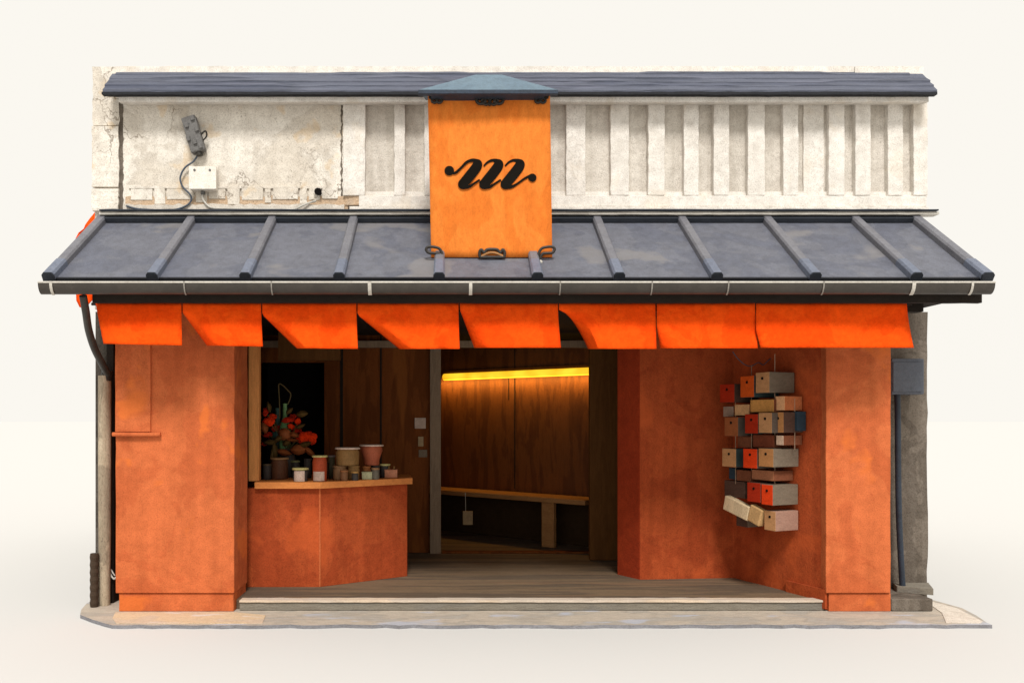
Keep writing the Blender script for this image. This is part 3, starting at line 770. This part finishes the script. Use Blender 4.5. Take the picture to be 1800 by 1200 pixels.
# ------------------------------------------------------------------ counter
CT = thing('counter', (-1.2, 8.0, FZ), 'red orange counter with an angled front and an orange timber top', 'counter')
def cfront(off):
    return [(X_(430, 7.90) - .0, 7.90 - off), (X_(562, 7.905) + off * .2, 7.905 - off), (X_(716, 8.45) + off, 8.45 - off * .6)]
f0 = cfront(0); back = [(X_(716, 8.45) - .05, 8.95), (-1.95, 8.95)]
w = MB(); w.prism(f0 + back, FZ + .002, 1.030)
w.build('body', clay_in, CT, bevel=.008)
w = MB(); fx, fy = X_(562, 7.905), 7.905; w.tube([(fx, fy + .004, FZ + .004), (fx + .001, fy + .004, .55), (fx, fy + .004, 1.028)], .0095, 8)
w.build('fold_highlight', clay, CT, smooth=True)  # lighter strip paints the highlight along the counter's front fold
f1 = cfront(.055); f1[0] = (X_(447, 7.85), 7.85)
w = MB(); w.prism(f1 + [(X_(716, 8.45) + .0, 9.0), (X_(447, 7.85) - .06, 9.0)], 1.032, 1.092)
w.build('top', wood_o, CT, bevel=.006)
CTZ = 1.093
w = MB(); w.box(X_(438, 7.99), X_(456, 7.99), 7.96, 8.05, 1.094, 2.697)
o = w.build('window_post', wood_ov, B, bevel=.005)
w = MB(); w.box(X_(416, 7.8), X_(433, 7.83), 7.80, 7.86, .09, 2.695)
w.build('window_jamb', wood_d, B)
w = MB(); w.box(X_(456, 8.03) + .002, X_(600, 9.0), 8.9, 8.98, Z_(633, 8.9), 2.69)
w.build('window_header', wood_b, B)

# ------------------------------------------------------------------ jars and parcels on the counter
JM = {}
def jm(n, c, **k):
    return mat(n, c, tuple(v * .72 for v in c), tuple(v * .35 for v in c), scale=14, rough=k.get('rough', .5), spec=.12, bump=.1, grain=.15)
glassy = jm('brown_jar', (.13, .055, .028)); tan = jm('tan_jar', (.27, .145, .05)); pinkj = jm('salmon_jar', (.44, .115, .055)); redj = jm('red_jar', (.42, .07, .025))
darkj = jm('dark_jar', (.06, .05, .045)); lid_y = jm('yellow_lid', (.55, .48, .19)); lid_p = jm('pale_lid', (.68, .52, .42)); lab_w = jm('label_paper', (.56, .42, .34))
greenj = jm('pale_green_tin', (.48, .47, .28)); brown2 = jm('ochre_jar', (.30, .16, .075)); orj = jm('orange_jar', (.45, .16, .05))
GJ = 'jars and tins on the counter'
def jar(px0, px1, py0, py1, Y, body, lid, label, name='jar', cat='jar', lab=None, lidw=1.06, z=None, taper=1.0):
    cx = (px0 + px1) / 2; r = (px1 - px0) / 2 * Y / F
    zt = Z_(py0, Y); zb = Z_(py1, Y) if z is None else z
    h = zt - zb; X = X_(cx, Y)
    t = thing(name, (X, Y, zb), label, cat, GJ)
    lh = .018
    w = MB(); w.lathe((X, Y, zb), [(r * .86 * taper, 0), (r * .95 * taper, .006), (r * .96 * taper, h * .25), (r * .98, h * .72), (r * .88, h - lh - .004), (r * .86, h - lh)], 20)
    w.build('body', body, t, smooth=True)
    w = MB(); w.lathe((X, Y, zb + h - lh + .001), [(r * lidw * .97, 0), (r * lidw, .003), (r * lidw, lh - .004), (r * lidw * .95, lh)], 20)
    w.build('lid', lid, t, smooth=True)
    if lab:
        l0, l1, hm, half = lab
        w = MB(); n = 8; rings = []
        for k in range(n + 1):
            a = -math.pi / 2 - half + 2 * half * k / n
            q = [(r * 1.0, l0), (r * 1.0, l1), (r * 1.03, l1), (r * 1.03, l0)]
            rings.append([(X + rr * math.cos(a), Y + rr * math.sin(a), zb + zz * h) for rr, zz in q])
        w.loft(rings, True); w.build('label', hm, t)
    return t
def carton(px0, px1, py0, py1, Y, m, label, name='carton', cat='carton', lidm=None, z=None):
    xa, xb = X_(px0, Y), X_(px1, Y); zb = Z_(py1, Y) if z is None else z; zt = Z_(py0, Y)
    t = thing(name, ((xa + xb) / 2, Y, zb), label, cat, GJ)
    dp = (xb - xa) * .8
    w = MB(); w.box(xa, xb, Y, Y + dp, zb, zt - .008); w.build('body', m, t, bevel=.004)
    w = MB(); w.box(xa - .004, xb + .004, Y - .004, Y + dp + .004, zt - .0075, zt); w.build('lid', lidm or m, t, bevel=.002)
    return t
jar(476, 507, 804, 0, 8.28, glassy, jm('ochre_lid', (.36, .2, .09)), 'large dark brown jar with ochre lid nearest the orange window post', z=CTZ)
jar(511, 527, 809, 0, 8.5, darkj, jm('green_lid', (.2, .2, .09)), 'small dark jar with dull green lid behind the yellow lidded jar', z=CTZ)
jar(515, 541, 822, 0, 7.98, darkj, lid_y, 'small jar with yellow lid and white label at the counter front', lab=(.02, .8, lab_w, .75), z=CTZ, lidw=1.12)
jar(549, 575, 800, 0, 8.02, redj, lid_y, 'tall red jar with yellow lid above a white label', lab=(.02, .38, lab_w, .8), z=CTZ)
jar(585, 610, 818, 0, 8.18, brown2, brown2, 'squat ochre jar under the left side of the large tan tin', z=CTZ, lidw=1.0)
jar(611, 632, 818, 0, 8.18, tan, tan, 'tan jar under the right side of the large tan tin', z=CTZ, lidw=1.0)
jar(636, 652, 819, 0, 8.36, orj, orj, 'small orange jar between the tan jar and the dark jars', z=CTZ, lidw=1.0)
zz = Z_(817.5, 8.18) + .001
jar(590, 632, 786, 0, 8.19, tan, lid_p, 'large tan tin with pale lid stacked on two smaller jars', z=zz)
jar(652, 668, 818, 0, 8.42, darkj, darkj, 'dark jar supporting the salmon pink jar', z=CTZ, lidw=1.0)
jar(633, 673, 781, 0, 8.42, pinkj, lid_p, 'large salmon pink jar with pale lid stacked on smaller jars', z=Z_(817.5, 8.42) + .001, taper=.72)
jar(668, 685, 815, 0, 8.5, darkj, lid_y, 'small dark jar with yellow lid at the right end of the counter', z=CTZ, lidw=1.15)
carton(636, 658, 829, 0, 8.2, greenj, 'flat pale green tin in front of the orange jar', 'tin', 'tin', z=CTZ)
t = carton(676, 698, 825, 0, 8.42, jm('pink_carton', (.60, .25, .14)), 'small pink carton with two prongs at the right end of the counter', z=CTZ)
for px in (683, 692):
    w = MB(); w.tube([at(px, 825.5, 8.46), at(px + 1, 819, 8.46)], .008, 6)
    w.build('prong', tan, t, smooth=True)
carton(553, 573, 826, 0, 8.2, glassy, 'low brown tin behind the tall red jar', 'tin', 'tin', z=CTZ)

jar(534, 548, 806, 0, 8.45, darkj, darkj, 'dark jar between the yellow lidded jar and the tall red jar', z=CTZ, lidw=1.0)
jar(577, 589, 800, 0, 8.4, jm('olive_glass', (.10, .09, .05)), jm('grey_lid', (.25, .2, .18)), 'dark olive jar just right of the tall red jar', z=CTZ)
jar(653, 667, 822, 0, 8.22, jm('murky_jar', (.14, .12, .09)), brown2, 'murky low jar in front of the salmon pink jar', z=CTZ, lidw=1.0)
jar(566, 577, 812, 0, 8.35, darkj, darkj, 'small black jar peeping out behind the tall red jar', z=CTZ, lidw=1.0)
jar(462, 477, 815, 0, 8.2, darkj, olive_l := jm('sooty_lid', (.10, .07, .04)), 'squat sooty jar tucked against the orange window post', z=CTZ)
jar(598, 612, 826, 0, 8.05, jm('chestnut_jar', (.22, .10, .045)), jm('rust_lid', (.32, .13, .05)), 'tiny chestnut jar at the counter edge below the tan tin', z=CTZ)
jar(618, 630, 828, 0, 8.08, darkj, jm('amber_lid', (.40, .22, .07)), 'tiny dark jar with amber lid at the counter edge left of the pale green tin', z=CTZ)
# bottles and flowers in the dark window
def bottle(px, py0, Y, r, m, label):
    X = X_(px, Y); h = Z_(py0, Y) - CTZ
    w = MB(); w.lathe((X, Y, CTZ), [(r * .9, 0), (r, .01), (r, h * .62), (r * .8, h * .7), (r * .38, h * .82), (r * .34, h * .97), (r * .4, h)], 16)
    return tag(w.build('bottle', m, smooth=True), label, 'bottle')
bottle(501, 709, 8.62, .062, jm('green_glass', (.17, .33, .13), rough=.2), 'tall green bottle among the red flowers in the dark window')
bottle(488, 717, 8.72, .065, jm('teal_glass', (.06, .13, .11), rough=.2), 'teal bottle beside the green bottle in the dark window')
FA = thing('flower_arrangement', (X_(505, 8.55), 8.55, CTZ), 'red flowers with brown leaves standing in a dark vase in the window', 'flowers')
red_p = mat('red_petal', (.85, .045, .006), (.7, .03, .005), scale=14, spec=.03); dkred = mat('dark_red_petal', (.5, .025, .008), scale=14, spec=.03); leaf_m = jm('brown_leaf', (.30, .085, .025), rough=.6); olive = jm('olive_leaf', (.12, .07, .02), rough=.6)
stem_m = jm('stem', (.10, .09, .03), rough=.6)
w = MB(); X = X_(505, 8.55)
w.lathe((X, 8.55, CTZ), [(.07, 0), (.085, .02), (.095, .14), (.075, .24), (.06, .27), (.064, .29)], 18); w.build('vase', darkj, FA, smooth=True)
def bloom(px, py, rx, rz, m, Y=8.5, seed=0):
    rnd = random.Random(seed); w = MB(); c = at(px, py, Y); k = Y / F
    for i in range(16):
        a = rnd.uniform(0, 2 * math.pi); q = rnd.uniform(.1, .75)
        cc = c + Vector((math.cos(a) * rx * k * q, rnd.uniform(-.03, .02), math.sin(a) * rz * k * q))
        n_ = Vector((math.cos(a) * .6, -1, math.sin(a) * .6 + .2)).normalized()
        u_ = n_.cross(Vector((0, 0, 1))).normalized(); v_ = u_.cross(n_)
        pr2 = rx * k * rnd.uniform(.4, .6); pz = rz * k * rnd.uniform(.45, .65)
        ring = [cc + u_ * math.cos(t) * pr2 + v_ * math.sin(t) * pz - n_ * (.018 * (1 if j % 2 else .5)) for j, t in enumerate(2 * math.pi * j / 10 for j in range(10))]
        w.add([cc + n_ * .002] + ring, [(0, j + 1, (j + 1) % 10 + 1) for j in range(10)])
    w.build('bloom', m, FA, smooth=True)
    w = MB(); w.tube(spline([c, c.lerp(Vector((X, 8.55, CTZ + .28)), .55) + Vector((0, .03, .02)), Vector((X, 8.55, CTZ + .26))], 6), .005, 6); w.build('stem', stem_m, FA, smooth=True)
for i, (px, py, rx, rz, m) in enumerate([(472, 741, 11, 9, red_p), (466, 722, 7, 9, dkred), (523, 740, 6, 7, red_p), (505, 737, 14, 6, dkred), (511, 749, 8, 6, red_p), (531, 768, 13, 11, red_p), (547, 771, 12, 11, red_p), (469, 764, 10, 8, dkred), (478, 733, 9, 7, red_p), (486, 752, 10, 8, dkred), (497, 745, 7, 6, red_p), (520, 757, 9, 7, dkred), (464, 779, 7, 6, dkred), (540, 762, 8, 6, red_p), (515, 731, 8, 5, dkred)]):
    bloom(px, py, rx, rz, m, 8.46 + .02 * i, i)
def leaf(px, py, lx, lz, tilt, m, Y=8.44):
    c = at(px, py, Y); k = Y / F; w = MB(); n = 9; top = []; bot = []
    ca, sa = math.cos(tilt), math.sin(tilt)
    vs = []
    for i in range(n + 1):
        t = i / n * 2 - 1; hw = (1 - t * t) ** .7 * lz * k; x = t * lx * k
        for s in (-1, 0, 1):
            z = s * hw; vs.append(c + Vector((x * ca - z * sa, .04 * t * t + .02 * (abs(s) - 1), x * sa + z * ca)))
    fs = [(i * 3 + s, i * 3 + s + 1, i * 3 + s + 4, i * 3 + s + 3) for i in range(n) for s in (0, 1)]
    w.add(vs, fs); w.build('leaf', m, FA, smooth=True, solid=.003)
for a_ in ((500, 763, 13, 11, -.6, leaf_m), (525, 790, 17, 9, .1, leaf_m), (543, 793, 13, 5, -.7, leaf_m), (474, 777, 13, 5, .05, olive), (503, 778, 9, 5, .6, olive), (530, 727, 11, 6, .15, olive), (512, 773, 14, 3, -.12, leaf_m), (482, 792, 6, 15, .1, olive), (464, 752, 7, 10, .3, leaf_m), (490, 770, 12, 5, .5, olive), (516, 764, 10, 5, -.3, leaf_m), (535, 781, 12, 5, .3, olive), (478, 800, 5, 14, -.1, olive), (498, 795, 14, 6, -.2, leaf_m), (508, 722, 8, 4, .8, olive), (527, 749, 9, 4, .4, olive), (472, 715, 4, 10, .2, olive)):
    leaf(*a_)
w = MB(); yy = 8.6
w.tube(spline([at(492, 735, yy), at(491, 700, yy), at(490, 676, yy), at(497, 677, yy), at(507, 687, yy), at(511, 692, yy), at(510, 700, yy), at(506, 710, yy)], 6), .006, 6)
w.build('bare_twig', mat('twig', (.14, .10, .04), scale=8), FA, smooth=True)

# ------------------------------------------------------------------ bench, lamp strip, small hanging things inside
BN = thing('bench', (1.2, 10.4, FZ), 'orange brown timber wall bench behind the open doorway', 'bench')
w = MB(); sbox(w, .30, LW - .1, .03, .46, .655, .715); w.build('seat', bench_m, BN, bevel=.006)
s_leg = None
best = 9
for k in range(200):
    s_ = LW * k / 200; q = PL + iu * s_ + inn * .38; e_ = abs(790 + F * q.x / q.y - 964)
    if e_ < best: best, s_leg = e_, s_
for s_ in (s_leg, .5):
    w = MB(); sbox(w, s_ - .09, s_ + .09, .33, .39, FZ + .002, .654); w.build('leg', bench_m if s_ == s_leg else bench_m, BN, bevel=.004)
lampm = glow('yellow_lamp', (1.0, .50, .012), 1.25)
LS = thing('lamp_strip', (1.0, 11.0, 2.3), 'glowing yellow tube light along the copper brown wall above the bench', 'lamp')
w = MB()
ln_pts = []
sa = None
zlamp = 2.29
S0L = min((abs(CX + F * (PL + iu * q_ + inn * .05).x / (PL + iu * q_ + inn * .05).y - 781), q_) for q_ in [LW * k / 400 for k in range(400)])[1]
for k in range(0, 41):
    s_ = S0L + (LW - .05 - S0L) * k / 40; q = PL + iu * s_ + inn * .05
    ln_pts.append((q.x, q.y, zlamp))
w.tube(ln_pts, .048, 12); w.build('tube', lampm, LS, smooth=True)
w = MB(); sbox(w, .2, LW - .03, .0, .03, zlamp + .055, zlamp + .085); w.build('mount', wood_b, LS)
lt = bpy.data.lights.new('lamp_strip_light', 'AREA'); lt.shape = 'RECTANGLE'; lt.size = 2.6; lt.size_y = .05; lt.energy = 13; lt.color = (1, .55, .12)
lo = bpy.data.objects.new('lamp_strip_light', lt); COL.objects.link(lo)
q = PL + iu * (LW * .55) + inn * .115
lo.location = (q.x, q.y, zlamp); 
zax = -(Vector((-inn.x * .55, -inn.y * .55, -.83)).normalized()); xax = Vector((iu.x, iu.y, 0)); yax = zax.cross(xax)
lo.parent = LS; lo.matrix_parent_inverse = Matrix.Identity(4)
Mx = Matrix((xax, yax, zax)).transposed().to_4x4(); Mx.translation = Vector((q.x, q.y, zlamp - .06)) - LS.location
lo.matrix_local = Mx
tagm = jm('tan_tag', (.42, .30, .17), rough=.8)
HT = thing('hanging_tag', at(822, 910, 10.9), 'tan card hanging on a string below the bench', 'tag')
w = MB(); w.box(X_(813.5, 10.9), X_(831, 10.9), 10.9, 10.93, Z_(922, 10.9), Z_(898, 10.9)); w.build('card', tagm, HT, bevel=.004)
w = MB(); w.tube([at(818.5, 898, 10.91), at(818, 866, 10.91)], .005, 6); w.build('string', cable_w, HT, smooth=True)
for (x0_, x1_, y0_, y1_, m, lb) in ((729, 748.5, 734, 753, lab_w, 'pale square card pinned beside the door post, topmost of three'), (735, 744.5, 767, 784, tagm, 'grey brown card pinned beside the door post below the pale card'),
                               (736, 751, 790, 803, jm('dim_card', (.22, .17, .12), rough=.8), 'dim lowest card pinned beside the door post')):
    w = MB(); w.box(X_(x0_, YB), X_(x1_, YB), YB - .022, YB - .003, Z_(y1_, YB), Z_(y0_, YB))
    tag(w.build('wall_card', m, bevel=.003), lb, 'card', 'cards pinned beside the door post')

# ------------------------------------------------------------------ boxes on the splayed wall
u3 = Vector((u2.x, u2.y, 0)); n3 = Vector((n2.x, n2.y, 0))
if n3.x > 0: n3 = -n3
def onwall(px, off):
    """point of the line parallel to the splayed wall at distance off that projects to column px"""
    o_ = Vector((A.x, A.y, 0)) + n3 * off; k = (px - CX) / F
    s_ = (k * o_.y - o_.x) / (u3.x - k * u3.y)
    return o_ + u3 * s_
bx = {n: mat('box_' + n, c, tuple(v * .8 for v in c), tuple(v * .4 for v in c), scale=6, rough=.9, spec=.03, bump=.25, grain=.13, speck=.2, stretch=(1, 1, 3)) for n, c in
      dict(red=(.42, .030, .010), bright=(.80, .06, .012), orange=(.66, .10, .015), beige=(.56, .29, .13), tan=(.52, .24, .09), grey=(.185, .145, .105), pink=(.36, .21, .155), brown=(.34, .11, .04), dark=(.10, .055, .04), blue=(.035, .055, .075), greyd=(.13, .10, .08), teal=(.05, .075, .075)).items()}
GB = 'small boxes hung on the splayed red wall'
def wbox(px0, px1, py0, py1, col, label, side='greyd', off=.31, hole=True, tall=None):
    a_, b_ = onwall(px0, off), onwall(px1, off)
    Ya = (a_.y + b_.y) / 2
    zt, zb = Z_(py0, Ya), Z_(py1, Ya)
    c = (a_ + b_) / 2 - n3 * (off / 2 - .004); c.z = (zt + zb) / 2
    base = Vector((c.x, c.y, zb))
    t = thing('wall_box', base, label, 'box', GB)
    w = MB(); w.obox(c, u3, n3, (0, 0, 1), (b_ - a_).length / 2, off / 2 - .006, (zt - zb) / 2, 1, {3: 0})
    w.build('body', [bx[col], bx[side]], t, bevel=.004)
    if hole:
        h = (a_ + b_) / 2 + n3 * .001; h.z = zt - (zt - zb) * .30
        w = MB(); w.disc(h - n3 * .004, n3, .013, .006, 10); w.build('hole', black_m, t)
    return t
wbox(1265, 1290.5, 675, 707, 'red', 'dark red box at the far left of the top row', 'dark')
wbox(1301, 1325, 660.5, 698, 'orange', 'bright orange box in the middle of the top row', 'teal')
wbox(1328, 1352, 654, 690, 'beige', 'beige box with a broad grey side at the near end of the top row', 'grey')
wbox(1273, 1297, 733, 766, 'brown', 'brown box at the far end of the second row')
wbox(1309, 1332, 727.5, 761.5, 'red', 'dark red box between brown and beige boxes in the second row', 'teal')
wbox(1333, 1356.5, 725, 760.5, 'beige', 'beige box with a clear hole beside the dark red box in the second row')
wbox(1358, 1377, 724, 760, 'tan', 'tan and dark box at the near end of the second row beside the blue slab', 'dark', .24)
wbox(1269, 1293.5, 788, 820, 'beige', 'beige box at the far end of the third row', 'teal')
wbox(1306, 1330.5, 788.5, 822.5, 'bright', 'brightest red box in the third row')
wbox(1333, 1359, 788, 820, 'tan', 'tan box with a broad grey side at the near end of the third row', 'grey')
wbox(1273, 1309, 845, 874, 'dark', 'dark brown box at the far end of the fourth row', 'dark', .24, False)
wbox(1313, 1336.5, 848, 882, 'red', 'deep red box in the fourth row left of the bright red one', 'dark')
wbox(1338, 1358, 851.5, 887, 'bright', 'bright red box with a broad grey side in the fourth row', 'grey')
wbox(1343, 1363, 897.5, 932, 'beige', 'beige box with a pinkish side, lowest of the near end boxes', 'pink', .28)
wbox(1296, 1304, 788, 812, 'teal', 'thin pale teal slab squeezed between beige and bright red boxes', 'teal', .24, False)
wbox(1281, 1292, 822, 842, 'blue', 'small dark blue box hanging under the far beige box', 'blue', .22, False)
wbox(1294, 1314, 903, 925, 'dark', 'small dark grey box under the leaning cream plank', 'grey', .2, False)
p0 = onwall(1401, .03); 
w = MB(); c = onwall(1405, .055); w.obox((c.x, c.y, Z_(740, c.y)), u3, n3, (0, 0, 1), .03, .05, .088)
tag(w.build('wall_box', bx['blue'], bevel=.005), 'narrow dark blue slab right of the second row, against the wall', 'box', GB)
# low blocks; those under the top row paint light reflected in glass jars
def tone(n, c): bx[n] = mat('box_' + n, c, tuple(v * .72 for v in c), tuple(v * .4 for v in c), scale=11, rough=.85, spec=.04, bump=.25, grain=.13, speck=.2)
for n_, c_ in dict(ashen=(.34, .25, .19), straw=(.66, .38, .18), ochre=(.66, .32, .09), apricot=(.78, .42, .21), rust=(.50, .16, .06), cream=(.74, .57, .36), honey=(.62, .38, .17), terra=(.40, .16, .08), umber=(.20, .07, .035), maroon=(.22, .06, .03)).items(): tone(n_, c_)
wbox(1271, 1289, 714, 732, 'ashen', 'low ash grey block for jar reflections under the far dark red box', 'umber', .25, False)
wbox(1291, 1317, 710.5, 730, 'straw', 'low straw coloured block for jar reflections under the gap of the top row', 'umber', .26, False)
wbox(1318.5, 1360, 702, 724, 'ochre', 'long ochre block for jar reflections under the orange and beige boxes of the top row', 'umber', .25, False)
wbox(1362.5, 1379, 696, 721, 'apricot', 'bright apricot block for jar reflections at the near end under the top row', 'rust', .22, False)
wbox(1384, 1393, 697, 720, 'apricot', 'narrow rusty block for jar reflections nearest the pier under the top row', 'rust', .10, False)
wbox(1321, 1360, 826, 843.5, 'terra', 'terracotta block between the third and fourth rows', 'umber', .24, False)
wbox(1294, 1319, 826, 845, 'umber', 'dark umber block between the third and fourth rows', 'umber', .24, False)
wbox(1323, 1360, 764, 786, 'maroon', 'maroon block between the second and third rows', 'umber', .22, False)
wbox(1296, 1320, 767, 786, 'umber', 'dark umber block between the second and third rows', 'umber', .22, False)
def plank(px0, py0, px1, py1, hh, col, label, off=.27):
    a_, b_ = onwall(px0, off), onwall(px1, off); a_.z, b_.z = Z_(py0, a_.y), Z_(py1, b_.y)
    dd = (b_ - a_).normalized(); up_ = n3.cross(dd).normalized()
    w = MB(); w.obox((a_ + b_) / 2, dd, n3, up_, (b_ - a_).length / 2, .035, hh)
    return tag(w.build('plank', bx[col], bevel=.012), label, 'plank', 'leaning planks under the boxes')
plank(1277, 882, 1320, 903, .072, 'cream', 'leaning cream plank under the lowest boxes')
plank(1321, 899, 1341, 911, .082, 'honey', 'honey coloured plank between the cream plank and the lowest beige box')
tone('pale_highlight', (.74, .52, .37))
wbox(1364, 1377, 765, 782, 'pale_highlight', 'small pale block painted as a highlight between the second and third rows', 'umber', .23, False)  # pale colour paints a highlight among the boxes
cord_m = mat('brown_cord', (.36, .24, .16), scale=20, bump=0)
for px, off, ya, yb2, lb in ((1293, .24, 690, 850, 'thin cord at the far end of the hanging boxes'), (1321, .22, 642, 850, 'thin cord hanging through the middle of the boxes'), (1362, .20, 622, 850, 'thin cord near the grey ends of the boxes'), (1397, .10, 700, 790, 'thin cord nearest the pier beside the pale highlight block')):
    w = MB(); c = onwall(px, off); w.tube([(c.x, c.y, Z_(ya, c.y)), (c.x, c.y, Z_(yb2, c.y))], .0035, 6)
    tag(w.build('cord', cord_m, smooth=True), lb, 'cord', 'cords of the hanging boxes')
w = MB(); yy = 7.9
w.tube(spline([at(1288, 618, yy), at(1297, 630, yy), at(1310, 641, yy), at(1321, 643, yy), at(1333, 637, yy), at(1342, 641, yy), at(1352, 632, yy), at(1361, 627, yy), at(1361, 650, yy)], 6), .0045, 6)
tag(w.build('wire', cable_b, smooth=True), 'slack thin wire sagging above the top row of boxes', 'wire')

# ------------------------------------------------------------------ camera, light, sky
cam = bpy.data.cameras.new('camera'); co = bpy.data.objects.new('camera', cam); COL.objects.link(co)
co.location = (0, 0, H); co.rotation_euler = (R(90), 0, 0)
cam.sensor_width = 36; cam.lens = 36 * F / 1800
cam.shift_x = (900 - CX) / 1800; cam.shift_y = (HY - 600) / 1800
cam.clip_end = 2000; cam.clip_start = .05
scene.camera = co

wd = bpy.data.worlds.new('World'); scene.world = wd; wd.use_nodes = True
bg = wd.node_tree.nodes['Background']
bg.inputs['Color'].default_value = (.965, .935, .872, 1); bg.inputs['Strength'].default_value = 1.0

sun = bpy.data.lights.new('sun', 'SUN'); sun.energy = 3.3; sun.angle = R(14); sun.color = (1, .975, .94)
so = bpy.data.objects.new('sun', sun); COL.objects.link(so)
el, az = R(48), R(4)
dirv = Vector((math.sin(az) * math.cos(el), -math.cos(az) * math.cos(el), math.sin(el)))   # towards the sun
so.rotation_euler = dirv.to_track_quat('Z', 'Y').to_euler()
so.location = (0, -3, 9)

vs_ = scene.view_settings
vs_.view_transform = 'Standard'; vs_.look = 'None'; vs_.exposure = 0; vs_.gamma = 1
